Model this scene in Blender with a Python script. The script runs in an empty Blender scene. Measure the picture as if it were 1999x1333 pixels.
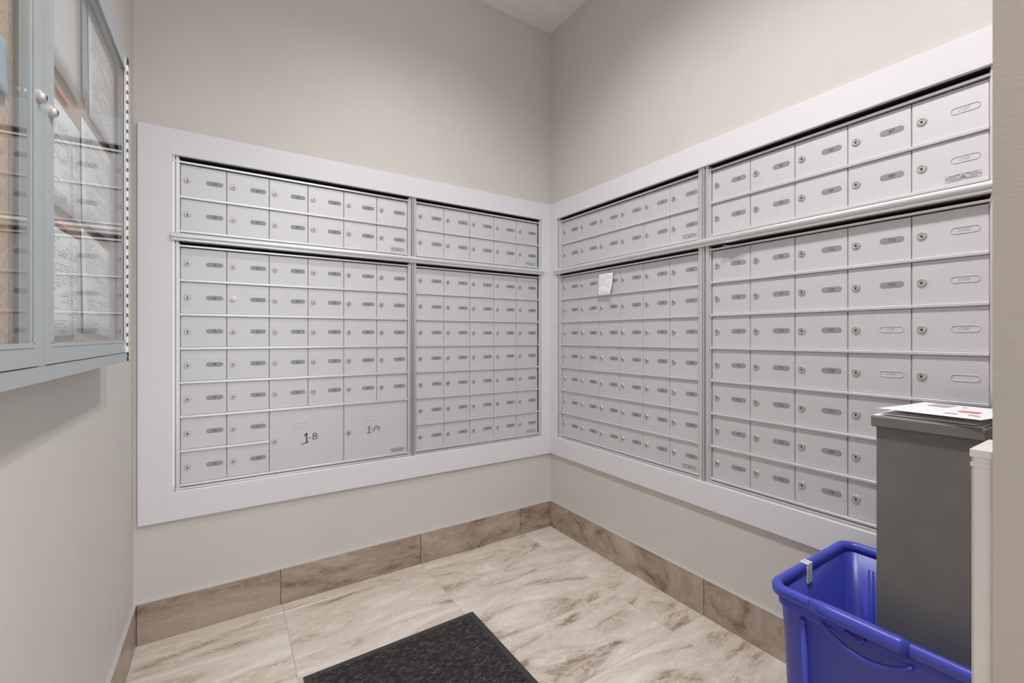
import bpy, bmesh, math, random
from mathutils import Vector, Matrix
random.seed(7)
S = bpy.context.scene
C = S.collection
R = math.radians

# ------------------------------------------------------------------ camera
cd = bpy.data.cameras.new('camera'); cam = bpy.data.objects.new('camera', cd); C.objects.link(cam)
cam.location = (-1.5605, -2.0145, 1.08)
cam.rotation_euler = (R(90), 0, -math.atan2(.5413, .8408))
cd.sensor_width = 36; cd.lens = 865 / 1999 * 36; cd.shift_y = -9.5 / 1999
cd.clip_start = .01
S.camera = cam
# ------------------------------------------------------------------ world, light, exposure
w = bpy.data.worlds.new('world'); S.world = w; w.use_nodes = True
w.node_tree.nodes['Background'].inputs[0].default_value = (.955, .965, 1, 1)
w.node_tree.nodes['Background'].inputs[1].default_value = 1.25
S.view_settings.view_transform = 'Standard'; S.view_settings.look = 'None'
S.view_settings.gamma = 1; S.view_settings.use_curve_mapping = False
S.view_settings.exposure = 0.5
# downlights: (x, y, watts, full cone angle, blend, source radius)
DOWNLIGHTS = [(-.95, -1.82, 64, 150, 1.0, .03), (-.85, -.92, 46, 146, 1.0, .06)]
CEIL = 2.814

# ------------------------------------------------------------------ materials
def new_mat(name):
    m = bpy.data.materials.new(name); m.use_nodes = True
    nt = m.node_tree; b = nt.nodes['Principled BSDF']
    return m, nt, b
def node(nt, t, **kw):
    n = nt.nodes.new(t)
    for k, v in kw.items():
        if hasattr(n, k) and not k.startswith('i_'): setattr(n, k, v)
    return n
def plain(name, col, rough=.5, metal=0., noise=.03, scale=30, bump=0., bscale=200, spec=.5):
    m, nt, b = new_mat(name)
    b.inputs['Roughness'].default_value = rough; b.inputs['Metallic'].default_value = metal
    b.inputs['Specular IOR Level'].default_value = spec
    tc = node(nt, 'ShaderNodeTexCoord')
    nz = node(nt, 'ShaderNodeTexNoise'); nz.inputs['Scale'].default_value = scale; nz.inputs['Detail'].default_value = 4
    nt.links.new(tc.outputs['Object'], nz.inputs['Vector'])
    cr = node(nt, 'ShaderNodeValToRGB')
    cr.color_ramp.elements[0].color = (*[max(0, c * (1 - noise)) for c in col], 1); cr.color_ramp.elements[0].position = .3
    cr.color_ramp.elements[1].color = (*[min(1, c * (1 + noise)) for c in col], 1); cr.color_ramp.elements[1].position = .7
    nt.links.new(nz.outputs['Fac'], cr.inputs['Fac']); nt.links.new(cr.outputs['Color'], b.inputs['Base Color'])
    if bump:
        n2 = node(nt, 'ShaderNodeTexNoise'); n2.inputs['Scale'].default_value = bscale; n2.inputs['Detail'].default_value = 3
        nt.links.new(tc.outputs['Object'], n2.inputs['Vector'])
        bp = node(nt, 'ShaderNodeBump'); bp.inputs['Strength'].default_value = bump; bp.inputs['Distance'].default_value = .002
        nt.links.new(n2.outputs['Fac'], bp.inputs['Height']); nt.links.new(bp.outputs['Normal'], b.inputs['Normal'])
    return m
M = {}
M['paint'] = plain('beige wall paint', (.63, .605, .57), .55, noise=.02, scale=4, bump=.12, bscale=260)
M['taupe'] = plain('taupe wall paint', (.47, .42, .375), .6, noise=.03, scale=6, bump=.15, bscale=260)
M['ceiling'] = plain('white ceiling paint', (.84, .83, .83), .8, noise=.02, bump=.3, bscale=160)
M['white'] = plain('white trim paint', (.74, .74, .77), .38, noise=.01, scale=3)
M['alu'] = plain('satin aluminium', (.66, .66, .69), .48, metal=.3, noise=.015, scale=60)
M['alu_edge'] = plain('aluminium extrusion', (.74, .745, .76), .32, metal=.65, noise=.02, scale=60)
M['ledge'] = plain('bright aluminium ledge', (.78, .78, .79), .3, metal=.5, noise=.01)
M['dark'] = plain('dark interior', (.012, .011, .011), .9, noise=.1)
M['gap'] = plain('shaded steel sheet', (.34, .34, .35), .6)
M['plate'] = plain('grey engraved plastic', (.30, .305, .315), .3, noise=.05, scale=300)
M['ink'] = plain('dark ink', (.05, .05, .055), .6)
M['faint'] = plain('faint pencil', (.42, .42, .43), .6)
M['faint2'] = plain('blue grey print', (.22, .23, .26), .5)
M['marker'] = plain('black marker', (.015, .015, .02), .5)
M['nickel'] = plain('nickel lock', (.60, .565, .53), .36, metal=.55, noise=.06, scale=400)
M['brass'] = plain('brass lock', (.72, .58, .32), .3, metal=.8, noise=.06, scale=400)
M['cream'] = plain('cream plastic', (.86, .82, .72), .45, noise=.04, scale=400)
M['serial'] = plain('plaque foil', (.62, .63, .66), .3, metal=.5, noise=.05, scale=500)
M['paper'] = plain('white paper', (.80, .80, .82), .7, noise=.01)
M['guard'] = plain('off white corner guard', (.62, .595, .545), .5, noise=.03)
M['box'] = plain('dark grey painted steel', (.165, .160, .150), .42, metal=.0, noise=.06, scale=20, bump=.05, bscale=500)
M['red'] = plain('red print', (.80, .16, .16), .6)
M['greyprint'] = plain('grey film window', (.46, .46, .45), .3)
M['blueprint'] = plain('pale blue paper', (.33, .46, .56), .6)
M['board'] = plain('grey green powder coat', (.42, .46, .475), .38, metal=.25, noise=.02)
M['cork'] = plain('tan cork', (.50, .36, .25), .9, noise=.2, scale=160, bump=.4)
M['hinge'] = plain('hinge steel', (.80, .79, .79), .35, metal=.3)
M['hinge_dark'] = plain('hinge gap', (.12, .11, .12), .6)
M['rubber'] = plain('black rubber border', (.035, .036, .038), .55, noise=.1)
M['bin'] = plain('blue recycling plastic', (.06, .075, .50), .3, noise=.03, scale=12, bump=.06, bscale=900)
M['lamp'] = None
def emit(name, col, s):
    m, nt, b = new_mat(name)
    b.inputs['Emission Color'].default_value = (*col, 1); b.inputs['Emission Strength'].default_value = s
    return m
M['lamp'] = emit('lamp diffuser', (1, .96, .9), 6)

def glass_mat():
    m, nt, b = new_mat('clear display glass'); nt.nodes.remove(b)
    out = nt.nodes['Material Output']
    tr = node(nt, 'ShaderNodeBsdfTransparent'); tr.inputs[0].default_value = (.97, .98, .98, 1)
    gl = node(nt, 'ShaderNodeBsdfGlossy'); gl.inputs['Roughness'].default_value = .012
    lw = node(nt, 'ShaderNodeLayerWeight')
    pw = node(nt, 'ShaderNodeMath', operation='POWER'); pw.inputs[1].default_value = 5
    nt.links.new(lw.outputs['Facing'], pw.inputs[0])
    ma = node(nt, 'ShaderNodeMath', operation='MULTIPLY_ADD'); ma.inputs[1].default_value = .85; ma.inputs[2].default_value = .03
    nt.links.new(pw.outputs[0], ma.inputs[0])
    mx = node(nt, 'ShaderNodeMixShader')
    nt.links.new(ma.outputs[0], mx.inputs[0]); nt.links.new(tr.outputs[0], mx.inputs[1]); nt.links.new(gl.outputs[0], mx.inputs[2])
    nt.links.new(mx.outputs[0], out.inputs['Surface'])
    return m
M['glass'] = glass_mat()

def stone(name, light, mid, dark, rough=.22, ang=35):
    m, nt, b = new_mat(name)
    tc = node(nt, 'ShaderNodeTexCoord'); oi = node(nt, 'ShaderNodeObjectInfo')
    vm = node(nt, 'ShaderNodeVectorMath', operation='SCALE'); vm.inputs[0].default_value = (17, 31, 23)
    nt.links.new(oi.outputs['Random'], vm.inputs['Scale'])
    ad = node(nt, 'ShaderNodeVectorMath', operation='ADD')
    nt.links.new(tc.outputs['Object'], ad.inputs[0]); nt.links.new(vm.outputs[0], ad.inputs[1])
    mp = node(nt, 'ShaderNodeMapping'); mp.inputs['Rotation'].default_value = (0, R(12), R(ang)); mp.inputs['Scale'].default_value = (1.3, 3.9, 4)
    nt.links.new(ad.outputs[0], mp.inputs['Vector'])
    n1 = node(nt, 'ShaderNodeTexNoise'); n1.inputs['Scale'].default_value = 1.5; n1.inputs['Detail'].default_value = 11
    n1.inputs['Roughness'].default_value = .62; n1.inputs['Distortion'].default_value = 1.5
    nt.links.new(mp.outputs[0], n1.inputs['Vector'])
    cr = node(nt, 'ShaderNodeValToRGB'); e = cr.color_ramp.elements
    e[0].position = .33; e[0].color = (*dark, 1); e[1].position = .66; e[1].color = (*light, 1)
    k = e.new(.45); k.color = (*mid, 1); k = e.new(.57); k.color = (*[.5 * (a + c) for a, c in zip(light, mid)], 1)
    nt.links.new(n1.outputs['Fac'], cr.inputs['Fac'])
    n2 = node(nt, 'ShaderNodeTexNoise'); n2.inputs['Scale'].default_value = 5.5; n2.inputs['Detail'].default_value = 8; n2.inputs['Distortion'].default_value = 1.6
    nt.links.new(mp.outputs[0], n2.inputs['Vector'])
    vein = node(nt, 'ShaderNodeValToRGB'); v = vein.color_ramp.elements
    v[0].position = .475; v[0].color = (0, 0, 0, 1); v[1].position = .525; v[1].color = (0, 0, 0, 1); q = v.new(.5); q.color = (1, 1, 1, 1)
    nt.links.new(n2.outputs['Fac'], vein.inputs['Fac'])
    mx = node(nt, 'ShaderNodeMixRGB'); mx.inputs[2].default_value = (*[min(1, c * 1.15) for c in light], 1)
    mu = node(nt, 'ShaderNodeMath', operation='MULTIPLY'); mu.inputs[1].default_value = .45
    nt.links.new(vein.outputs[0], mu.inputs[0]); nt.links.new(mu.outputs[0], mx.inputs[0]); nt.links.new(cr.outputs[0], mx.inputs[1])
    nt.links.new(mx.outputs[0], b.inputs['Base Color'])
    b.inputs['Roughness'].default_value = rough
    bp = node(nt, 'ShaderNodeBump'); bp.inputs['Strength'].default_value = .25; bp.inputs['Distance'].default_value = .004
    nt.links.new(n1.outputs['Fac'], bp.inputs['Height']); nt.links.new(bp.outputs[0], b.inputs['Normal'])
    return m
M['tile'] = stone('beige veined floor tile', (.76, .71, .645), (.60, .525, .445), (.27, .195, .14))
M['basetile'] = stone('brown veined skirting tile', (.50, .42, .35), (.35, .27, .21), (.16, .115, .085), .3, 20)
M['grout'] = plain('beige grout', (.52, .47, .41), .9)

def carpet():
    m, nt, b = new_mat('charcoal mat pile')
    tc = node(nt, 'ShaderNodeTexCoord')
    mp = node(nt, 'ShaderNodeMapping'); mp.inputs['Scale'].default_value = (1, 3, 1); nt.links.new(tc.outputs['Object'], mp.inputs['Vector'])
    n1 = node(nt, 'ShaderNodeTexNoise'); n1.inputs['Scale'].default_value = 62; n1.inputs['Detail'].default_value = 5; n1.inputs['Roughness'].default_value = .7
    nt.links.new(mp.outputs[0], n1.inputs['Vector'])
    cr = node(nt, 'ShaderNodeValToRGB'); e = cr.color_ramp.elements
    e[0].position = .36; e[0].color = (.008, .007, .008, 1); e[1].position = .68; e[1].color = (.17, .14, .137, 1)
    k = e.new(.52); k.color = (.036, .030, .030, 1)
    nt.links.new(n1.outputs['Fac'], cr.inputs['Fac']); nt.links.new(cr.outputs[0], b.inputs['Base Color'])
    b.inputs['Roughness'].default_value = .95
    bp = node(nt, 'ShaderNodeBump'); bp.inputs['Strength'].default_value = .9; bp.inputs['Distance'].default_value = .006
    nt.links.new(n1.outputs['Fac'], bp.inputs['Height']); nt.links.new(bp.outputs[0], b.inputs['Normal'])
    return m
M['carpet'] = carpet()

def printed(name, ink=(.30, .30, .32), rows=46, seed=0., head=None):
    """white sheet with lines of small print (sheet lies in local x-z, 0..1 generated)"""
    m, nt, b = new_mat(name)
    tc = node(nt, 'ShaderNodeTexCoord'); sp = node(nt, 'ShaderNodeSeparateXYZ'); nt.links.new(tc.outputs['UV'], sp.inputs[0])
    ml = node(nt, 'ShaderNodeMath', operation='MULTIPLY'); ml.inputs[1].default_value = rows; nt.links.new(sp.outputs['Y'], ml.inputs[0])
    fr = node(nt, 'ShaderNodeMath', operation='FRACT'); nt.links.new(ml.outputs[0], fr.inputs[0])
    gt = node(nt, 'ShaderNodeMath', operation='GREATER_THAN'); gt.inputs[1].default_value = .55; nt.links.new(fr.outputs[0], gt.inputs[0])
    fl = node(nt, 'ShaderNodeMath', operation='FLOOR'); nt.links.new(ml.outputs[0], fl.inputs[0])
    cb = node(nt, 'ShaderNodeCombineXYZ'); nt.links.new(sp.outputs['X'], cb.inputs[0]); nt.links.new(fl.outputs[0], cb.inputs[1]); cb.inputs[2].default_value = seed
    mp = node(nt, 'ShaderNodeMapping'); mp.inputs['Scale'].default_value = (26, 3.7, 1); nt.links.new(cb.outputs[0], mp.inputs['Vector'])
    nz = node(nt, 'ShaderNodeTexNoise'); nz.inputs['Scale'].default_value = 1; nz.inputs['Detail'].default_value = 2; nt.links.new(mp.outputs[0], nz.inputs['Vector'])
    g2 = node(nt, 'ShaderNodeMath', operation='GREATER_THAN'); g2.inputs[1].default_value = .47; nt.links.new(nz.outputs['Fac'], g2.inputs[0])
    # paragraphs and margins
    mp2 = node(nt, 'ShaderNodeMapping'); mp2.inputs['Scale'].default_value = (1.3, .21, 1); nt.links.new(cb.outputs[0], mp2.inputs['Vector'])
    n3 = node(nt, 'ShaderNodeTexNoise'); n3.inputs['Scale'].default_value = 1.6; nt.links.new(mp2.outputs[0], n3.inputs['Vector'])
    g3 = node(nt, 'ShaderNodeMath', operation='GREATER_THAN'); g3.inputs[1].default_value = .46; nt.links.new(n3.outputs['Fac'], g3.inputs[0])
    def band(o, lo, hi):
        a = node(nt, 'ShaderNodeMath', operation='GREATER_THAN'); a.inputs[1].default_value = lo; nt.links.new(o, a.inputs[0])
        c = node(nt, 'ShaderNodeMath', operation='LESS_THAN'); c.inputs[1].default_value = hi; nt.links.new(o, c.inputs[0])
        d = node(nt, 'ShaderNodeMath', operation='MULTIPLY'); nt.links.new(a.outputs[0], d.inputs[0]); nt.links.new(c.outputs[0], d.inputs[1]); return d.outputs[0]
    cur = gt.outputs[0]
    for o in (g2.outputs[0], g3.outputs[0], band(sp.outputs['X'], .1, .9), band(sp.outputs['Y'], .07, .93)):
        k = node(nt, 'ShaderNodeMath', operation='MULTIPLY'); nt.links.new(cur, k.inputs[0]); nt.links.new(o, k.inputs[1]); cur = k.outputs[0]
    mx = node(nt, 'ShaderNodeMixRGB'); mx.inputs[1].default_value = (.88, .88, .90, 1); mx.inputs[2].default_value = (*ink, 1)
    nt.links.new(cur, mx.inputs[0]); nt.links.new(mx.outputs[0], b.inputs['Base Color']); b.inputs['Roughness'].default_value = .7
    return m
M['letter'] = printed('printed letter', (.35, .35, .37), 44, 1.3)
M['letter2'] = printed('printed notice', (.40, .40, .43), 34, 7.7)
M['slipprint'] = printed('small printed slip', (.50, .50, .52), 22, 3.1)

# ------------------------------------------------------------------ mesh helpers
class MB:
    def __init__(s): s.v = []; s.f = []; s.m = []
    def face(s, pts, mi=0):
        n = len(s.v); s.v += [tuple(p) for p in pts]; s.f.append(list(range(n, n + len(pts)))); s.m.append(mi)
    def box(s, x0, x1, y0, y1, z0, z1, mi=0, ch=0.):
        """box; with ch the front (min y) edges are chamfered"""
        n = len(s.v)
        if not ch:
            s.v += [(x0, y0, z0), (x1, y0, z0), (x1, y1, z0), (x0, y1, z0), (x0, y0, z1), (x1, y0, z1), (x1, y1, z1), (x0, y1, z1)]
            F = [(0, 3, 2, 1), (4, 5, 6, 7), (0, 1, 5, 4), (1, 2, 6, 5), (2, 3, 7, 6), (3, 0, 4, 7)]
        else:
            s.v += [(x0, y1, z0), (x1, y1, z0), (x1, y1, z1), (x0, y1, z1),
                    (x0, y0 + ch, z0), (x1, y0 + ch, z0), (x1, y0 + ch, z1), (x0, y0 + ch, z1),
                    (x0 + ch, y0, z0 + ch), (x1 - ch, y0, z0 + ch), (x1 - ch, y0, z1 - ch), (x0 + ch, y0, z1 - ch)]
            F = [(3, 2, 1, 0), (8, 9, 10, 11)]
            for k in range(4):
                a, b2 = k, (k + 1) % 4
                F += [(a, b2, 4 + b2, 4 + a), (4 + a, 4 + b2, 8 + b2, 8 + a)]
        for f in F: s.f.append([n + i for i in f]); s.m.append(mi)
    def prism(s, poly, axis, a0, a1, mi=0):
        """poly: 2-D points; extruded along axis ('x','y','z') from a0 to a1"""
        def P(p, a): return {'x': (a, p[0], p[1]), 'y': (p[0], a, p[1]), 'z': (p[0], p[1], a)}[axis]
        n = len(s.v); k = len(poly)
        s.v += [P(p, a0) for p in poly] + [P(p, a1) for p in poly]
        s.f.append([n + i for i in range(k)][::-1]); s.m.append(mi)
        s.f.append([n + k + i for i in range(k)]); s.m.append(mi)
        for i in range(k):
            j = (i + 1) % k; s.f.append([n + i, n + j, n + k + j, n + k + i]); s.m.append(mi)
    def loft(s, loops, mi=0, cap0=False, cap1=False):
        n = len(s.v); k = len(loops[0])
        for L in loops: s.v += [tuple(p) for p in L]
        for a in range(len(loops) - 1):
            for i in range(k):
                j = (i + 1) % k
                s.f.append([n + a * k + i, n + a * k + j, n + (a + 1) * k + j, n + (a + 1) * k + i]); s.m.append(mi)
        if cap0: s.f.append([n + i for i in range(k)][::-1]); s.m.append(mi)
        if cap1: s.f.append([n + (len(loops) - 1) * k + i for i in range(k)]); s.m.append(mi)
    def tube(s, pts, r, seg=8, mi=0):
        loops = []
        for i, p in enumerate(pts):
            p = Vector(p); a = Vector(pts[max(0, i - 1)]); b = Vector(pts[min(len(pts) - 1, i + 1)])
            t = (b - a).normalized(); u = t.cross(Vector((0, 0, 1)))
            if u.length < 1e-3: u = t.cross(Vector((1, 0, 0)))
            u.normalize(); v = t.cross(u)
            rr = r[i] if isinstance(r, (list, tuple)) else r
            loops.append([p + rr * (math.cos(q) * u + math.sin(q) * v) for q in [2 * math.pi * j / seg for j in range(seg)]])
        s.loft(loops, mi, True, True)
    def mesh(s, name, mats, smooth=False):
        me = bpy.data.meshes.new(name); me.from_pydata(s.v, [], s.f)
        for m in (mats if isinstance(mats, (list, tuple)) else [mats]): me.materials.append(m)
        for p, mi in zip(me.polygons, s.m): p.material_index = mi; p.use_smooth = smooth
        bm = bmesh.new(); bm.from_mesh(me); bmesh.ops.recalc_face_normals(bm, faces=bm.faces); bm.to_mesh(me); bm.free()
        me.update(); return me
    def build(s, name, mats, parent=None, smooth=False, loc=None):
        return link(name, s.mesh(name, mats, smooth), parent, loc)
def link(name, me, parent=None, loc=None):
    o = bpy.data.objects.new(name, me); C.objects.link(o)
    if parent: o.parent = parent
    if loc: o.location = loc
    return o
def thing(name, label, cat, loc=(0, 0, 0), rz=0, group=None):
    o = bpy.data.objects.new(name, None); C.objects.link(o); o.empty_display_size = .05
    o.location = loc; o.rotation_euler = (0, 0, rz); return tag(o, label, cat, group)
def tag(o, label, cat, group=None):
    o['label'] = label; o['category'] = cat
    if group: o['group'] = group
    return o
def structure(o, label=None):
    o['kind'] = 'structure'
    if label: o['label'] = label
    return o
def pill(w, h, n=6):
    r = h / 2; pts = []
    for k in range(n + 1): a = -math.pi / 2 + math.pi * k / n; pts.append((w / 2 - r + r * math.cos(a), r * math.sin(a)))
    for k in range(n + 1): a = math.pi / 2 + math.pi * k / n; pts.append((-w / 2 + r + r * math.cos(a), r * math.sin(a)))
    return pts
# glyphs: converted once from the built-in font into flat polygons
GL = {}
def glyph(ch):
    if ch not in GL:
        cu = bpy.data.curves.new('glyph', 'FONT'); cu.body = ch; cu.resolution_u = 2; cu.size = 1
        o = bpy.data.objects.new('glyph', cu); C.objects.link(o)
        bpy.context.view_layer.update()
        me = bpy.data.meshes.new_from_object(o.evaluated_get(bpy.context.evaluated_depsgraph_get()))
        vs = [v.co.copy() for v in me.vertices]; fs = [list(p.vertices) for p in me.polygons]
        xs = [v.x for v in vs] or [0, .3]
        GL[ch] = (vs, fs, min(xs), max(xs))
        bpy.data.objects.remove(o); bpy.data.curves.remove(cu); bpy.data.meshes.remove(me)
    return GL[ch]
def text(mb, s, cx, cz, h, y, mi, slant=0.):
    """flat text in the x-z plane centred at cx, cz, cap height h, at depth y"""
    k = h / .7; gap = .06; wtot = 0
    for ch in s: g = glyph(ch); wtot += (.3 if ch == ' ' else g[3] - g[2]) + gap
    x = cx - (wtot - gap) * k / 2
    for ch in s:
        if ch == ' ': x += (.3 + gap) * k; continue
        vs, fs, a, b = glyph(ch); n = len(mb.v)
        mb.v += [(x + (v.x - a) * k + slant * v.y * k, y, cz - h / 2 + v.y * k) for v in vs]
        for f in fs: mb.f.append([n + i for i in f]); mb.m.append(mi)
        x += (b - a + gap) * k
def ribbon(mb, pts, wd, y, mi):
    for (a, b) in zip(pts[:-1], pts[1:]):
        d = Vector((b[0] - a[0], b[1] - a[1])); d.normalize(); n = Vector((-d.y, d.x)) * wd / 2; e = d * wd * .25
        mb.face([(a[0] - e.x + n.x, y, a[1] - e.y + n.y), (a[0] - e.x - n.x, y, a[1] - e.y - n.y), (b[0] + e.x - n.x, y, b[1] + e.y - n.y), (b[0] + e.x + n.x, y, b[1] + e.y + n.y)], mi)

# ------------------------------------------------------------------ room shell
LX = -1.835            # face of the wall that carries the notice cabinet
OZ0, OZ1 = .518, 1.737  # opening for the mailboxes
AX0, AX1 = -1.724, -.072
BU0, BU1 = .066, 1.757
def wall_with_hole(name, u0, u1, h0, h1, loc, rz):
    b = MB(); T = .14
    b.box(u0, u1, 0, T, 0, OZ0 - .02); b.box(u0, u1, 0, T, OZ1 + .02, CEIL)
    b.box(u0, h0 - .012, 0, T, OZ0 - .02, OZ1 + .02); b.box(h1 + .012, u1, 0, T, OZ0 - .02, OZ1 + .02)
    o = structure(b.build(name, M['paint'])); o.location = loc; o.rotation_euler = (0, 0, rz); return o
wall_with_hole('wall_back', LX - .14, 0, AX0, AX1, (0, 0, 0), 0)
wall_with_hole('wall_right', -.14, 2.05, BU0, BU1, (0, 0, 0), -math.pi / 2)
b = MB(); b.box(LX - .14, LX, -2.7, 0, 0, CEIL); structure(b.build('wall_left', M['paint']))
NX, NY = -.905, -1.9
b = MB(); b.box(NX, 0, NY - .15, NY, 0, CEIL); structure(b.build('wall_return', M['taupe']))
b = MB(); b.box(LX - .14, 2.4, -2.9, .14, CEIL, CEIL + .1); structure(b.build('ceiling', M['ceiling']))
b = MB(); b.box(LX - .14, 2.4, -4.2, .14, -.1, -.0012); floor = structure(b.build('floor', M['grout']))
# floor tiles 0.595 x 0.30, each its own piece
tmesh = {}
def tile(name, x0, x1, y0, y1, z0, z1, mat, parent, axis='z', g=.0012, ch=.0014):
    """bevelled slab; visible face towards +z, -y or -x/+x by axis"""
    key = (round(x1 - x0, 4), round(y1 - y0, 4), round(z1 - z0, 4), mat, axis)
    if key not in tmesh:
        bm = bmesh.new(); bmesh.ops.create_cube(bm, size=1)
        bmesh.ops.scale(bm, vec=(x1 - x0 - (0 if axis == 'x' else 2 * g), y1 - y0 - (0 if axis == 'y' else 2 * g), z1 - z0), verts=bm.verts)
        bmesh.ops.bevel(bm, geom=bm.edges[:], offset=ch, segments=1, affect='EDGES')
        me = bpy.data.meshes.new(name); bm.to_mesh(me); bm.free(); me.materials.append(M[mat]); tmesh[key] = me
    return link(name, tmesh[key], parent, ((x0 + x1) / 2, (y0 + y1) / 2, (z0 + z1) / 2))
xj = [LX, -1.372, -.782, -.188]; yj = [0, -.07] + [-.37 - .3 * k for k in range(6)]
for i in range(3):
    for j in range(len(yj) - 1): tile('floor_tile', xj[i], xj[i + 1], yj[j + 1], yj[j], -.01, 0, 'tile', floor)
for a, c in ((0, -.37), (-.37, -.97), (-.97, -1.57), (-1.57, -1.87)): tile('floor_tile', -.188, 0, c, a, -.01, 0, 'tile', floor)
# skirting tiles with a thin metal trim on top
BH = .142
def skirting(name, segs, horizontal, base):
    o = structure(link(name, MB().mesh(name, M['basetile'])))
    return o
b = MB(); b.box(LX + .009, -.0, -.0098, 0, BH, BH + .004); sk = structure(b.build('baseboard_back', M['alu_edge']))
for a, c in zip([LX + .009, -1.378, -.785, -.215], [-1.378, -.785, -.215, -.009]): tile('skirting_tile', a, c, -.009, 0, 0, BH, 'basetile', sk, 'y')
b = MB(); b.box(-.0098, 0, NY, -.0098, BH, BH + .004); sk = structure(b.build('baseboard_right', M['alu_edge']))
for a, c in zip([-.0, -.974, -1.56], [-.974, -1.56, NY]): tile('skirting_tile', -.009, 0, c, a, 0, BH, 'basetile', sk, 'x')
b = MB(); b.box(LX, LX + .0098, -2.4, 0, BH, BH + .004); sk = structure(b.build('baseboard_left', M['alu_edge']))
for a, c in zip([-.0, -.4, -1., -1.6], [-.4, -1., -1.6, -2.2]): tile('skirting_tile', LX, LX + .009, c, a, 0, BH, 'basetile', sk, 'x')

# white mitred surround boards
def surround(name, u0, u1, i0, i1, loc, rz):
    z0, z1 = .417, 1.830
    o = structure(link(name, MB().mesh(name, M['white']))); o.location = loc; o.rotation_euler = (0, 0, rz)
    def board(poly):
        c = [sum(p[k] for p in poly) / 4 for k in (0, 1)]
        b = MB(); n = 4; e = .0012
        def inset(p): return [(q[0] + (e if q[0] < c[0] else -e) * 1, q[1] + (e if q[1] < c[1] else -e) * 1) for q in p]
        b.loft([[(p[0], 0, p[1]) for p in poly], [(p[0], -.011, p[1]) for p in poly], [(p[0], -.012, p[1]) for p in inset(poly)]], 0, True, True)
        b.build('surround_board', M['white'], o)
    board([(u0, z1), (u1, z1), (i1, OZ1), (i0, OZ1)]); board([(u0, z0), (u1, z0), (i1, OZ0), (i0, OZ0)])
    board([(u0, z0), (i0, OZ0), (i0, OZ1), (u0, z1)]); board([(u1, z0), (i1, OZ0), (i1, OZ1), (u1, z1)])
    return o
surround('trim_1', -1.822, -.0005, AX0, AX1, (0, -.0002, 0), 0)
surround('trim_2', .0125, 1.862, BU0, BU1, (-.0002, 0, 0), -math.pi / 2)

# ------------------------------------------------------------------ mailboxes
DP = .014              # door face depth behind the wall face
G = 'aluminium mailbox banks'
def lock_mesh(kind):
    b = MB(); n = 18
    def ring(r, y): return [(r * math.cos(2 * math.pi * k / n), y, r * math.sin(2 * math.pi * k / n)) for k in range(n)]
    if kind == 'cap':
        b.loft([ring(.0108, 0), ring(.0108, -.004), ring(.0085, -.0062), ring(.003, -.0072)], 0, False, True)
        b.box(-.0018, .0018, -.0085, -.006, -.002, .007, 0)
        return b.mesh('lock', [M['cream'], M['dark']], True)
    b.loft([ring(.0105, 0), ring(.0105, -.0028), ring(.0092, -.0046), ring(.0066, -.0046), ring(.0062, -.0034), ring(.0005, -.0034)], 0, False, True)
    b.box(-.0015, .0015, -.0038, -.003, -.0056, .0008, 1); b.prism([(.0027 * math.cos(a), -.0014 + .0027 * math.sin(a)) for a in [math.pi * k / 4 for k in range(8)]], 'y', -.0037, -.003, 1)
    return b.mesh('lock', [M['brass' if kind == 'brass' else 'nickel'], M['dark']], False)
LOCK = {k: lock_mesh(k) for k in ('nickel', 'brass', 'cap')}
PW, PH = .0545, .0165
def plate_mesh(num):
    b = MB(); b.prism(pill(PW, PH), 'y', -.0009, 0, 0)
    text(b, num, 0, 0, .0085, -.0011, 1)
    return b.mesh('number_plate', [M['plate'], M['ink']])
def blank_mesh(hand=None):
    b = MB(); o = pill(PW + .001, PH + .001); i = pill(PW - .0025, PH - .0025)
    P = lambda p, y: [(q[0], y, q[1]) for q in p]
    m1 = [((a[0] + c[0]) / 2, (a[1] + c[1]) / 2) for a, c in zip(o, i)]
    b.loft([P(o, 0), P(m1, -.0018), P(i, -.0001)], 0)
    if hand: text(b, hand, -.003, 0, .0075, -.0004, 1, .15)
    return b.mesh('blank_plate', [M['alu'], M['faint']])
def serial_mesh():
    b = MB(); b.box(-.034, .034, -.0007, 0, -.0085, .0085, 0)
    for z, x0, x1 in ((.0055, -.028, -.006), (.0055, .006, .028), (-.0055, -.026, -.004), (-.0055, .004, .026), (0, -.03, -.012), (0, .012, .03)):
        b.box(x0, x1, -.0009, -.0006, z - .0011, z + .0011, 1)
    b.face([(-.008, -.0009, -.005), (.008, -.0009, -.005), (0, -.0009, .006)], 1)
    ribbon(b, [(-.012, .0075), (.012, .0075)], .001, -.0009, 1)
    for x in (-.0315, .0315): b.prism([(x + .0014 * math.cos(a), .0014 * math.sin(a)) for a in [k * math.pi / 4 for k in range(8)]], 'y', -.0014, 0, 1)
    return b.mesh('maker_plaque', [M['serial'], M['faint2']])
SER = serial_mesh()
DM = {}
def door_mesh(wd, ht):
    k = (round(wd, 4), round(ht, 4))
    if k not in DM:
        b = MB(); b.box(0, wd, 0, .004, 0, ht, 0, .0012); DM[k] = b.mesh('door', M['alu'])
    return DM[k]
counter = {'n': 0}
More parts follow.
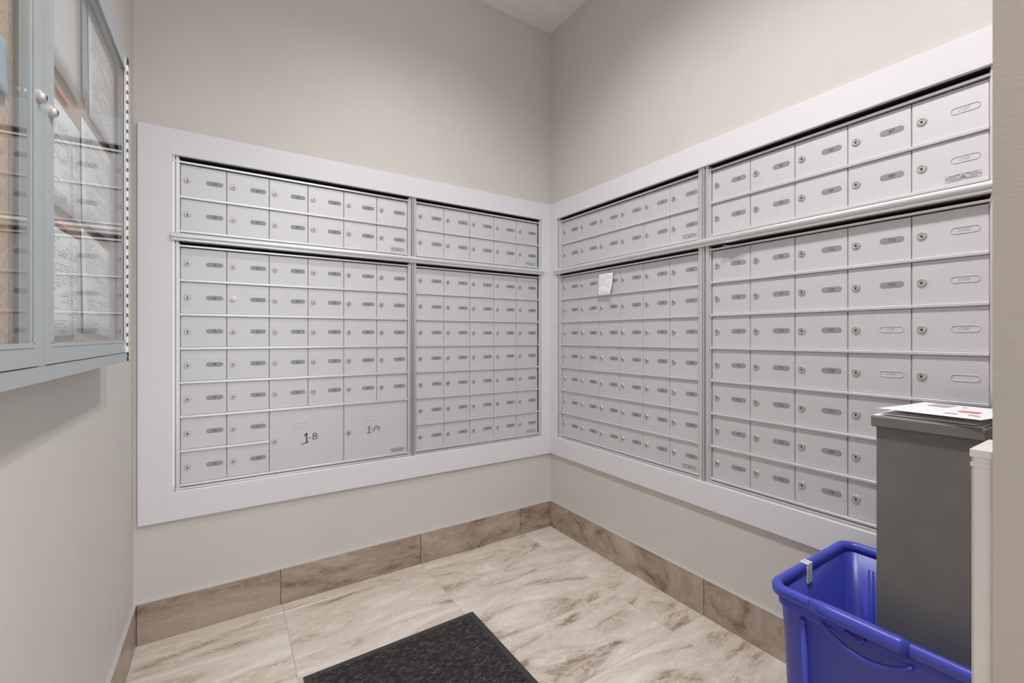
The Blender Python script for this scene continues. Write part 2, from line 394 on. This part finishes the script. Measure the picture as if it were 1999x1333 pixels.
def bank(label, u0, u1, d0, d1, z0, z1, dz0, dz1, cols, rows, loc, rz, first, step, blanks={}, skip=(), brass=(), caps=(), serial=True, big=()):
    """one mailbox unit in local coordinates: x along the wall, -y out of it; u0..u1 overall, d0..d1 doors"""
    if rz == 0: o = thing('mailbox_bank', label, 'mailboxes', (u0, 0, z0), 0, G)
    else: o = thing('mailbox_bank', label, 'mailboxes', (0, -u0, z0), rz, G)
    W = u1 - u0; H = z1 - z0; a0 = d0 - u0; a1 = d1 - u0; b0 = dz0 - z0; b1 = dz1 - z0
    # dark sheet-metal housing behind the doors (open front, so that the top slot is really deep)
    b = MB(); b.box(.003, W - .003, .10, .104, .003, H - .001); b.box(.001, .004, DP + .006, .104, .003, H - .001); b.box(W - .004, W - .001, DP + .006, .104, .003, H - .001)
    b.box(.003, W - .003, DP + .006, .104, .001, .004); b.box(.006, W - .006, .0005, .104, H - .003, H - .0005)
    b.build('housing', M['dark'], o)
    b = MB(); b.box(.004, W - .004, DP + .0048, DP + .0075, .004, b1 - .001); b.build('backing_sheet', M['gap'], o)
    # extruded frame: outer lip, groove, inner stile
    for s in (0, 1):
        b = MB()
        f = (lambda x: x) if s == 0 else (lambda x: W - x)
        q = lambda x0, x1, y0, y1: b.box(min(f(x0), f(x1)), max(f(x0), f(x1)), y0, y1, 0, H)
        e = a0 if s == 0 else W - a1
        q(.0014, .0062, -.006, DP + .02); q(.0062, .0092, .013, DP + .02); q(.0092, e - .0045, -.001, DP + .02); q(e - .0045, e - .0008, .009, DP + .02)
        b.build('side_frame', M['alu_edge'], o)
    b = MB(); b.box(.006, W - .006, .004, DP + .012, b1 + .001, b1 + .0075); b.build('top_bar', M['alu_edge'], o)
    b = MB(); b.box(.006, W - .006, .006, DP + .012, b0 - .010, b0 - .0035); b.box(0, W, -.006, DP + .012, 0, min(.006, b0 - .011)); b.build('bottom_bar', M['alu_edge'], o)
    cw = (a1 - a0) / cols; rh = (b1 - b0) / rows
    # ledges between the rows
    LG = .0088
    lm = None
    for r in range(rows):
        zt = b1 - (r + 1) * rh
        x1 = a1
        if big and r == rows - 2: x1 = a0 + 2 * cw - .001
        b = MB(); b.prism([(DP + .006, zt - .001), (DP - .0055, zt - .001), (DP - .008, zt + .0008), (DP - .008, zt + LG - .002), (DP - .0055, zt + LG - .0005), (DP + .006, zt + LG - .0005)], 'x', a0, x1)
        b.build('ledge', M['ledge'], o)
    def fit(dr, lx, lz, r, c, px=None, pz=None, num=None):
        k = 'brass' if (r, c) in brass else 'cap' if (r, c) in caps else 'nickel'
        l = link('lock', LOCK[k], dr, (lx, 0, lz))
        l.rotation_euler = (0, R(random.uniform(-9, 9)), 0)
        if k == 'brass': l['label'] = 'brass-coloured lock'
        if k == 'cap': l['label'] = 'cream lock cap'
        if px is None: return
        if (r, c) in blanks: link('blank_plate', blank_mesh(blanks[(r, c)]), dr, (px, 0, pz))
        else: link('number_plate', plate_mesh(num), dr, (px, 0, pz))
    for r in range(rows):
        for c in range(cols):
            if (r, c) in skip: continue
            wd = cw - .0020; ht = rh - LG - .0015
            x = a0 + c * cw + .0010; z = b1 - (r + 1) * rh + LG
            dr = link('door', door_mesh(wd, ht), o, (x, DP + random.uniform(-.0004, .0004), z))
            n = first + c * step + r
            fit(dr, .0205, ht - .056, r, c, .1043, ht - .056, str(n))
            if serial and r == rows - 1 and c == cols - 1: link('maker_plaque', SER, dr, (wd - .046, 0, .0125 + .002))
    for (c0, c1, mark) in big:
        wd = (c1 - c0) * cw - .0028; ht = 2 * rh - LG - .0015
        dr = link('door', door_mesh(wd, ht), o, (a0 + c0 * cw + .0014, DP, b0 + LG)); dr['label'] = 'large parcel door hand-marked ' + mark
        link('lock', LOCK['nickel'], dr, (.0185, 0, ht - .122))
        link('blank_plate', blank_mesh(None), dr, (.111, 0, ht - .066))
        b = MB(); cx = {'1-B': .150, '1-A': .126}[mark]; cz = ht - {'1-B': .127, '1-A': .120}[mark]; y = -.0005
        P = lambda L: [(cx + p[0], cz + p[1]) for p in L]
        if mark == '1-B':
            ribbon(b, P([(-.022, .012), (-.013, .022), (-.013, -.017)]), .0045, y, 0); ribbon(b, P([(-.033, -.021), (-.006, -.015)]), .0034, y, 0)
            ribbon(b, P([(-.004, .001), (.004, .001)]), .002, y, 0)
            ribbon(b, P([(.012, .016), (.012, -.004)]), .0026, y, 0)
            ribbon(b, P([(.010, .017), (.022, .019), (.027, .013), (.022, .008), (.014, .007), (.025, .006), (.029, -.001), (.022, -.006), (.010, -.005)]), .0026, y, 0)
        else:
            ribbon(b, P([(-.025, .012), (-.012, .014)]), .0026, y, 0); ribbon(b, P([(-.018, .013), (-.019, -.013)]), .0034, y, 0); ribbon(b, P([(-.029, -.014), (-.010, -.013)]), .0026, y, 0)
            ribbon(b, P([(-.010, .001), (-.002, .002)]), .0024, y, 0)
            ribbon(b, P([(.001, -.009), (.007, .010), (.016, .014), (.026, .010), (.026, -.010)]), .0026, y, 0); ribbon(b, P([(.003, .001), (.029, .003)]), .0022, y, 0)
        b.build('marking', M['marker'], dr)
        if serial and c1 == cols: link('maker_plaque', SER, dr, (wd - .046, 0, .0145))
    return o
RZ = -math.pi / 2
U0, U1, L0, L1 = 1.4575, OZ1, OZ0, 1.4265     # overall heights of upper and lower banks
UD = (1.464, 1.716); LD = (.530, 1.409)
amid = -.8215; bmid = .9685
bank('two-row bank of twelve silver mailboxes directly above the 1-B and 1-A bank', AX0, amid, -1.704, -.843, U0, U1, *UD, 6, 2, None, 0, 214, 2)
bank('two-row bank of ten silver mailboxes above the bank beside the 1-A door', amid, AX1, -.800, -.082, U0, U1, *UD, 5, 2, None, 0, 309, 2)
bank('seven-row silver mailbox bank with two large doors hand-marked 1-B and 1-A', AX0, amid, -1.704, -.843, L0, L1, *LD, 6, 7, None, 0, 115, 7,
     skip=[(r, c) for r in (5, 6) for c in (2, 3, 4, 5)], caps=[(1, 1)], big=[(2, 4, '1-B'), (4, 6, '1-A')])
bank('seven-row silver mailbox bank of small doors beside the large 1-A door', amid, AX1, -.800, -.082, L0, L1, *LD, 5, 7, None, 0, 405, 7, brass=[(4, 1), (5, 3)])
bank('two-row bank of twelve silver mailboxes above the bank with the paper notice', BU0, bmid, .089, .942, U0, U1, *UD, 6, 2, None, RZ, 611, 2)
bank('two-row bank of ten silver mailboxes with two unnumbered doors, above the grey steel box', bmid, BU1, .995, 1.735, U0, U1, *UD, 5, 2, None, RZ, 811, 2,
     blanks={(0, 4): 'C-100', (1, 4): 'C-101'})
bank('seven-row silver mailbox bank with a paper notice hanging on a top door', BU0, bmid, .089, .942, L0, L1, *LD, 6, 7, None, RZ, 511, 7, brass=[(6, 3)])
bank('seven-row silver mailbox bank with handwritten plates, behind the blue bin and grey box', bmid, BU1, .995, 1.735, L0, L1, *LD, 5, 7, None, RZ, 711, 7,
     blanks={(0, 4): 'C-102', (1, 4): 'C-104', (2, 4): 'C-110', (3, 4): None, (2, 3): 'C-111', (3, 3): 'C-105', (4, 4): None, (5, 4): None, (6, 4): None}, serial=False)
# rounded divider rails between upper and lower banks
def rail(label, u0, u1, loc, rz):
    b = MB(); z0, z1 = 1.427, 1.457; p = [(.012, z0), (-.015, z0), (-.019, z0 + .003), (-.019, z0 + .008)]
    for k in range(9):
        a = -math.pi / 2 + math.pi * k / 8; p.append((-.018 - .008 * math.cos(a), z0 + .0185 + .0095 * math.sin(a)))
    p += [(-.010, z1), (.012, z1)]
    b.prism(p, 'x', u0, u1)
    o = tag(b.build('divider_rail', M['ledge'], None), label, 'rail', 'mailbox divider rails'); o.location = loc; o.rotation_euler = (0, 0, rz)
    return o
rail('rounded aluminium rail running under the mailboxes on the 1-B and 1-A wall', AX0 - .004, AX1 + .010, (0, 0, 0), 0)
rail('rounded aluminium rail running above the bank with the paper notice', BU0 - .008, BU1 + .004, (0, 0, 0), RZ)

# ------------------------------------------------------------------ papers on the mailboxes
def sheet(name, mat, nx, nz, fn, label=None, cat='paper', group=None, parent=None):
    """curved sheet: fn(s,t) -> point, s across, t up, with uv; given real thickness"""
    me = bpy.data.meshes.new(name); vs = []; fs = []
    for j in range(nz + 1):
        for i in range(nx + 1): vs.append(fn(i / nx, j / nz))
    for j in range(nz):
        for i in range(nx): a = j * (nx + 1) + i; fs.append((a, a + 1, a + nx + 2, a + nx + 1))
    me.from_pydata(vs, [], fs); me.materials.append(mat)
    uv = me.uv_layers.new(name='UVMap')
    for l in me.loops: i = l.vertex_index; uv.data[l.index].uv = ((i % (nx + 1)) / nx, (i // (nx + 1)) / nz)
    for p in me.polygons: p.use_smooth = True
    o = link(name, me, parent); md = o.modifiers.new('thickness', 'SOLIDIFY'); md.thickness = .0003; md.offset = 0
    if label: tag(o, label, cat, group)
    return o
def f_notice(s, t):
    y = -.381 - .098 * s + .006 * (1 - t) * (s - .3)
    x = DP - .006 - .001 - .010 * (1 - t) ** 1.5 - .016 * max(0, s - .7) * max(0, .5 - t) * 4
    return (x, y, 1.283 + .112 * t - .004 * s)
sheet('paper_notice', M['slipprint'], 8, 8, f_notice, 'small white printed notice hanging on a mailbox door', 'paper')
def f_flap(s, t):
    return (.030 - .058 * t * (1 - .45 * s), -1.050 - .075 * s - .012 * t, 1.4205 - .006 * s * t - .006 * t)
sheet('paper_slip', M['paper'], 5, 5, f_flap, 'white paper slip poking from the slot under the divider rail', 'paper')

# ------------------------------------------------------------------ floor mat
t = thing('door_mat', 'charcoal carpet mat with black rubber border on the tile floor', 'mat', (-1.345, -1.39, 0))
t.rotation_euler = (0, 0, R(.8))
mw, mh = .607, .91
b = MB()
for (x0, x1, y0, y1) in ((0, mw, mh - .024, mh), (0, mw, 0, .024), (0, .024, .024, mh - .024), (mw - .024, mw, .024, mh - .024)):
    b.box(x0, x1, y0, y1, .0002, .004)
b.build('rubber_border', M['rubber'], t)
b = MB(); n = 60
for j in range(n):
    for i in range(40): pass
me = bpy.data.meshes.new('carpet_pile'); vs = []; fs = []
nx, ny = 150, 220
for j in range(ny + 1):
    for i in range(nx + 1):
        x = .02 + (mw - .04) * i / nx; y = .02 + (mh - .04) * j / ny
        e = 0 if i in (0, nx) or j in (0, ny) else 1
        vs.append((x, y, .003 + e * (.004 + random.uniform(0, .0028))))
for j in range(ny):
    for i in range(nx): a = j * (nx + 1) + i; fs.append((a, a + 1, a + nx + 2, a + nx + 1))
me.from_pydata(vs, [], fs); me.materials.append(M['carpet']); pile = link('carpet_pile', me, t); pile['kind'] = 'stuff'

# ------------------------------------------------------------------ blue bin
BX0, BX1, BY0, BY1, BZ = -.480, -.058, -1.885, -1.452, .50
t = thing('recycling_bin', 'tall blue plastic recycling bin with a curved handle recess', 'bin', ((BX0 + BX1) / 2, (BY0 + BY1) / 2, 0))
hx, hy = (BX1 - BX0) / 2, (BY1 - BY0) / 2
def rr(ax, ay, r, z, n=6):
    pts = []
    for cx, cy, a0 in ((ax - r, ay - r, 0), (-ax + r, ay - r, 90), (-ax + r, -ay + r, 180), (ax - r, -ay + r, 270)):
        for k in range(n + 1): a = R(a0 + 90 * k / n); pts.append((cx + r * math.cos(a), cy + r * math.sin(a), z))
    return pts
cx0, cy0 = (BX0 + BX1) / 2, (BY0 + BY1) / 2
def tub():
    b = MB(); tp = .012
    L = [rr(hx - .045, hy - .045, .03, .002), rr(hx - tp - .026, hy - tp - .026, .036, .012), rr(hx - .017, hy - .017, .036, BZ - .052), rr(hx - .012, hy - .012, .036, BZ - .050),
         rr(hx - .012, hy - .012, .036, BZ - .046), rr(hx - .010, hy - .010, .036, BZ - .022),
         rr(hx - .019, hy - .019, .03, BZ - .022), rr(hx - .031, hy - .031, .03, .10), rr(hx - tp - .032, hy - tp - .032, .03, .016)]
    b.loft(L, 0, True, True)
    return b
body = tub().build('bin_body', M['bin'], t, True)
def rim_loops():
    b = MB(); L = []
    prof = [(.011, BZ - .026), (.001, BZ - .024), (0, BZ - .010), (.003, BZ - .003), (.010, BZ), (.017, BZ - .003), (.0205, BZ - .012), (.0200, BZ - .024), (.011, BZ - .026)]
    for d, z in prof: L.append(rr(hx - d, hy - d, .040 - d * .6, z))
    b.loft(L, 0)
    return b
rim_loops().build('rim', M['bin'], t, True)
for x in (-.314, -.300):
    b = MB(); y1 = BY1 - cy0; b.box(x - cx0 - .0042, x - cx0 + .0042, y1 - .0235, y1 - .0195, .452, .497); b.box(x - cx0 - .0042, x - cx0 + .0042, y1 - .0235, y1 - .004, .4985, .5015); b.build('white_clip', M['paper'], t)
# handle: thick lip on the rim, arc ridge and hook below it
cx, cy = (BX0 + BX1) / 2, (BY0 + BY1) / 2
b = MB()
L = []
for k in range(13):
    s = k / 12; y = -1.545 - .172 * s - cy; e = min(1, s * 5, (1 - s) * 12 + .25)
    x = BX0 - cx
    L.append([(x + .019, y, BZ - .004), (x + .012, y, BZ + .003 * e), (x - .001, y, BZ + .004 * e), (x - .008 * e, y, BZ - .004), (x - .009 * e, y, BZ - .018), (x - .004 * e, y, BZ - .026), (x + .012, y, BZ - .026)])
b.loft(L, 0, True, True); b.build('handle_lip', M['bin'], t, True)
b = MB(); arc = []
for k in range(15):
    s = k / 14; y = -1.567 - .155 * s; z = .464 - .036 * math.sin(math.pi * min(1, s * .92 + .04)) - .004 * s
    arc.append((BX0 - cx + .004, y - cy, z))
b.tube(arc, [.0035 + .0022 * math.sin(math.pi * k / 14) for k in range(15)], 8); b.build('handle_ridge', M['bin'], t, True)
b = MB(); b.tube([(BX0 - cx + .003, -1.612 - cy, .466), (BX0 - cx + .001, -1.64 - cy, .459), (BX0 - cx + .001, -1.648 - cy, .468)], .0032, 6); b.build('handle_hook', M['bin'], t, True)
for x, y in ((-1, -1), (-1, 1), (1, 1), (1, -1)):
    b = MB(); b.tube([(x * (hx - .012 - .006), y * (hy - .075), BZ - .06), (x * (hx - .038), y * (hy - .085), .02)], .007, 8); b.build('corner_rib', M['bin'], t, True)

# ------------------------------------------------------------------ grey steel box with letters on its lid
GX0, GX1, GY0, GY1, GZ = -.388, -.125, -1.797, -1.637, .888
t = thing('steel_box', 'tall slim dark grey steel box with flanged lid standing inside the blue bin', 'box', ((GX0 + GX1) / 2, (GY0 + GY1) / 2, .018))
ax, ay = (GX1 - GX0) / 2, (GY1 - GY0) / 2
b = MB(); b.loft([rr(ax, ay, .004, 0, 2), rr(ax, ay, .004, GZ - .018, 2)], 0, True, True); b.build('box_body', M['box'], t)
b = MB(); z = GZ - .018
b.loft([rr(ax + .006, ay + .006, .004, z, 2), rr(ax + .008, ay + .007, .004, z + .002, 2), rr(ax + .008, ay + .007, .004, z + .021, 2), rr(ax + .006, ay + .005, .004, z + .0235, 2)], 0, True, True)
b.build('lid', M['box'], t)
b = MB(); b.box(-ax - .0015, -ax + .001, -ay + .004, -ay + .012, z - .03, z - .012); b.build('latch', M['alu_edge'], t)
lz = GZ + .0235
def envelope(label, cx, cy, rz, wx, wy, z, lift=0., mats=None, face=None, th=.0022):
    o = thing('envelope', label, 'envelope', (cx, cy, z), rz, 'letters on the steel box')
    b = MB(); n = 5; top = []; bot = []
    def zz(x, y): return lift * max(0, (-x / wx + .5)) ** 2
    for j in range(n + 1):
        for i in range(n + 1):
            x = -wx / 2 + wx * i / n; y = -wy / 2 + wy * j / n; e = min(i, n - i, j, n - j); q = .0004 if e == 0 else th
            top.append((x, y, zz(x, y) + q)); bot.append((x, y, zz(x, y)))
    k = (n + 1) ** 2; b.v = top + bot
    for j in range(n):
        for i in range(n):
            a = j * (n + 1) + i; b.f.append([a, a + 1, a + n + 2, a + n + 1]); b.m.append(0); b.f.append([k + a, k + a + n + 1, k + a + n + 2, k + a + 1]); b.m.append(0)
    ed = [i for i in range(n + 1)] + [(j + 1) * (n + 1) - 1 for j in range(1, n + 1)] + [n * (n + 1) + i for i in range(n - 1, -1, -1)] + [j * (n + 1) for j in range(n - 1, 0, -1)]
    for a, c in zip(ed, ed[1:] + ed[:1]): b.f.append([a, c, k + c, k + a]); b.m.append(0)
    b.build('paper_body', M['paper'], o)
    for nm, mt, x0, x1, y0, y1 in (face or []):
        p = MB(); p.face([(x0, y0, zz(x0, y0) + th + .0007), (x1, y0, zz(x1, y0) + th + .0007), (x1, y1, zz(x1, y1) + th + .0007), (x0, y1, zz(x0, y1) + th + .0007)]); p.build(nm, M[mt], o)
    return o
envelope('flat white letter lying lowest on the grey steel box lid', -.262, -1.716, 0, .266, .165, lz + .0003, th=.004)
envelope('thick white letter in the middle of the stack on the grey box', -.266, -1.722, R(-2), .258, .146, lz + .0046, th=.006)
envelope('white window envelope with red stamp mark on top of the grey box', -.280, -1.728, R(-4), .236, .158, lz + .0118, .004,
         face=[('address_window', 'greyprint', .030, .085, .012, .046), ('red_mark', 'red', -.03, .0, -.050, -.020), ('print_line', 'faint', -.080, -.073, -.035, -.015), ('print_line', 'faint', -.075, -.066, -.065, -.048), ('print_line', 'faint', .055, .066, -.010, -.004)])

# ------------------------------------------------------------------ corner guard on the wall end
b = MB()
yg = NY
b.prism([(NX + .002, yg), (NX + .002, yg + .0135), (NX + .0045, yg + .016), (NX + .075, yg + .016), (NX + .078, yg + .013), (NX + .078, yg)], 'z', .002, .9545)
o = structure(b.build('trim_3', M['guard']), 'off-white corner guard on the end of the return wall')
b = MB(); b.prism([(NX + .001, yg), (NX + .001, yg + .0168), (NX + .080, yg + .0168), (NX + .080, yg)], 'z', .9545, .962); b.build('guard_cap', M['guard'], o)
b = MB(); b.prism([(NX + .0015, yg), (NX + .0015, yg + .0165), (NX + .079, yg + .0165), (NX + .079, yg)], 'z', .9445, .9485); b.build('guard_bead', M['guard'], o)

# ------------------------------------------------------------------ glazed notice cabinet
F = -1.7755; D0, D1, Z0, Z1 = -1.84, -.503, 1.017, 1.80
t = thing('notice_cabinet', 'grey metal notice cabinet with two hinged glass doors on the side wall', 'notice board', (LX, 0, 0))
f = F - LX            # local x of the front plane (wall face at x = 0)
b = MB()
for (y0, y1, z0, z1) in ((D0, D1, Z0, Z0 + .022), (D0, D1, Z1 - .022, Z1), (D0, D0 + .022, Z0, Z1), (D1 - .018, D1, Z0, Z1), (-1.166, -1.131, Z0 + .022, Z1 - .022)):
    b.box(.0012, f, y0, y1, z0, z1)
b.build('case', M['board'], t)
b = MB(); b.box(.0015, .040, D0 + .01, D1 - .01, Z0 + .01, Z1 - .01); b.build('back_panel', M['cork'], t)
b = MB(); b.prism([(D1 - .012 + .0035 * math.cos(a), Z0 + .011 + .0035 * math.sin(a)) for a in [k * math.pi / 5 for k in range(10)]], 'x', f, f + .0012); b.build('case_screw', M['hinge_dark'], t)
def cdoor(y0, y1, stile0, stile1, lock_y, hinge_y):
    z0, z1 = Z0 + .0235, Z1 - .0235
    d = MB(); bo = .030
    def bar(ya, yb, za, zb):
        d.box(f - .012, f + .0012, ya, yb, za, zb); 
    bar(y0, y1, z0, z0 + bo); bar(y0, y1, z1 - bo, z1); bar(y0, y0 + stile0, z0 + bo, z1 - bo); bar(y1 - stile1, y1, z0 + bo, z1 - bo)
    # raised inner bead
    for (ya, yb, za, zb) in ((y0 + stile0 - .006, y1 - stile1 + .004, z0 + bo - .005, z0 + bo + .001), (y0 + stile0 - .006, y1 - stile1 + .004, z1 - bo - .001, z1 - bo + .005),
                             (y0 + stile0 - .006, y0 + stile0, z0 + bo, z1 - bo), (y1 - stile1, y1 - stile1 + .004, z0 + bo, z1 - bo)):
        d.box(f + .0008, f + .0022, ya, yb, za, zb)
    dr = d.build('cabinet_door', M['board'], t)
    g = MB(); g.box(f - .0042, f - .0012, y0 + stile0 - .004, y1 - stile1 + .004, z0 + bo - .004, z1 - bo + .004); g.build('glass_pane', M['glass'], dr)
    k = MB(); n = 14; zc = 1.404
    ring = lambda r, x: [(x, lock_y + r * math.cos(2 * math.pi * i / n), zc + r * math.sin(2 * math.pi * i / n)) for i in range(n)]
    k.loft([ring(.009, f + .001), ring(.009, f + .004), ring(.007, f + .0055), ring(.006, f + .0085), ring(.004, f + .0095)], 0, False, True)
    k.box(f + .009, f + .0100, lock_y - .001, lock_y + .001, zc - .003, zc + .003, 1)
    k.build('cabinet_lock', [M['nickel'], M['dark']], dr)
    h = MB(); h.box(f + .0005, f + .0018, hinge_y - .030, hinge_y + .030, z0, z1, 0)
    m = 30
    for i in range(m):
        za = z0 + (z1 - z0) * i / m; zb = za + (z1 - z0) / m
        h.box(f + .0015, f + .0045, hinge_y - .009, hinge_y + .009, za, za + (zb - za) * .62, 0)
        h.box(f + .0015, f + .0028, hinge_y - .009, hinge_y + .009, za + (zb - za) * .62, zb, 1)
    h.build('piano_hinge', [M['hinge'], M['hinge_dark']], dr)
cdoor(-1.145, -.545, .040, .014, -1.118, -.535)
cdoor(-1.80, -1.1465, .046, .038, -1.166, -1.81)
# sheets pinned inside
def pinned(label, mat, y0, y1, z0, z1, x=.008, bulge=.004, tilt=0.):
    def fn(s, q):
        return (LX + x + bulge * math.sin(math.pi * s) * (1 - q) + .002 * (1 - q), y1 + (y0 - y1) * (1 - s) + tilt * (q - .5) * (z1 - z0), z0 + (z1 - z0) * q + tilt * (s - .5) * (y1 - y0))
    return sheet('notice_sheet', M[mat], 6, 6, fn, label, 'notice', 'sheets in the notice cabinet')
PX = .0415
pinned('blank white sheet with a red tab below it, high in the cabinet', 'paper', -1.09, -.885, 1.508, 1.770, PX)
pinned('pale blue strip pinned between two white sheets in the cabinet', 'blueprint', -.860, -.822, 1.535, 1.770, PX)
pinned('printed white letter pinned high beside the pale blue strip', 'letter', -.812, -.575, 1.520, 1.755, PX, .003, 0)
pinned('printed white notice halfway up, under the blank white sheet', 'letter2', -1.07, -.872, 1.290, 1.465, PX, .003)
pinned('printed white letter halfway up, beside the hinge side', 'letter', -.862, -.606, 1.300, 1.500, PX, .003)
pinned('printed white notice pinned low, below a small red tab', 'letter2', -1.07, -.872, 1.082, 1.258, PX, .002, .02)
pinned('printed white letter pinned low, slightly tilted, near the hinge', 'letter', -.858, -.615, 1.084, 1.282, PX, .002, -.04)
pinned('small red paper tab under the blank white sheet', 'red', -1.008, -.946, 1.480, 1.490, PX, .001)
pinned('small red paper tab above the low printed notice', 'red', -1.008, -.946, 1.264, 1.272, PX, .001)
pinned('printed white sheet behind the second glass door, pinned high', 'letter2', -1.44, -1.235, 1.50, 1.77, PX)
pinned('pale blue note halfway up behind the second glass door', 'blueprint', -1.27, -1.20, 1.375, 1.45, PX)

# ------------------------------------------------------------------ ceiling downlights
for i, (x, y, wt, ang, bl, rad) in enumerate(DOWNLIGHTS):
    t = thing('ceiling_downlight', ['round recessed downlight over the entrance of the mail alcove', 'round recessed downlight over the charcoal floor mat'][i], 'ceiling light', (x, y, CEIL), 0, 'recessed ceiling downlights')
    b = MB(); n = 24
    ring = lambda r, z: [(r * math.cos(2 * math.pi * k / n), r * math.sin(2 * math.pi * k / n), z) for k in range(n)]
    b.loft([ring(.085, 0), ring(.083, -.006), ring(.066, -.006), ring(.062, 0)], 0); b.build('trim_ring', M['white'], t, True)
    b = MB(); b.loft([ring(.063, -.001), ring(.001, -.002)], 0, False, True); b.build('diffuser', M['lamp'], t)
    l = bpy.data.lights.new('downlight', 'SPOT'); l.energy = wt; l.spot_size = R(ang); l.spot_blend = bl; l.shadow_soft_size = rad; l.color = (1, .985, .985)
    lo = bpy.data.objects.new('downlight_lamp', l); C.objects.link(lo); lo.parent = t; lo.location = (0, 0, -.02)
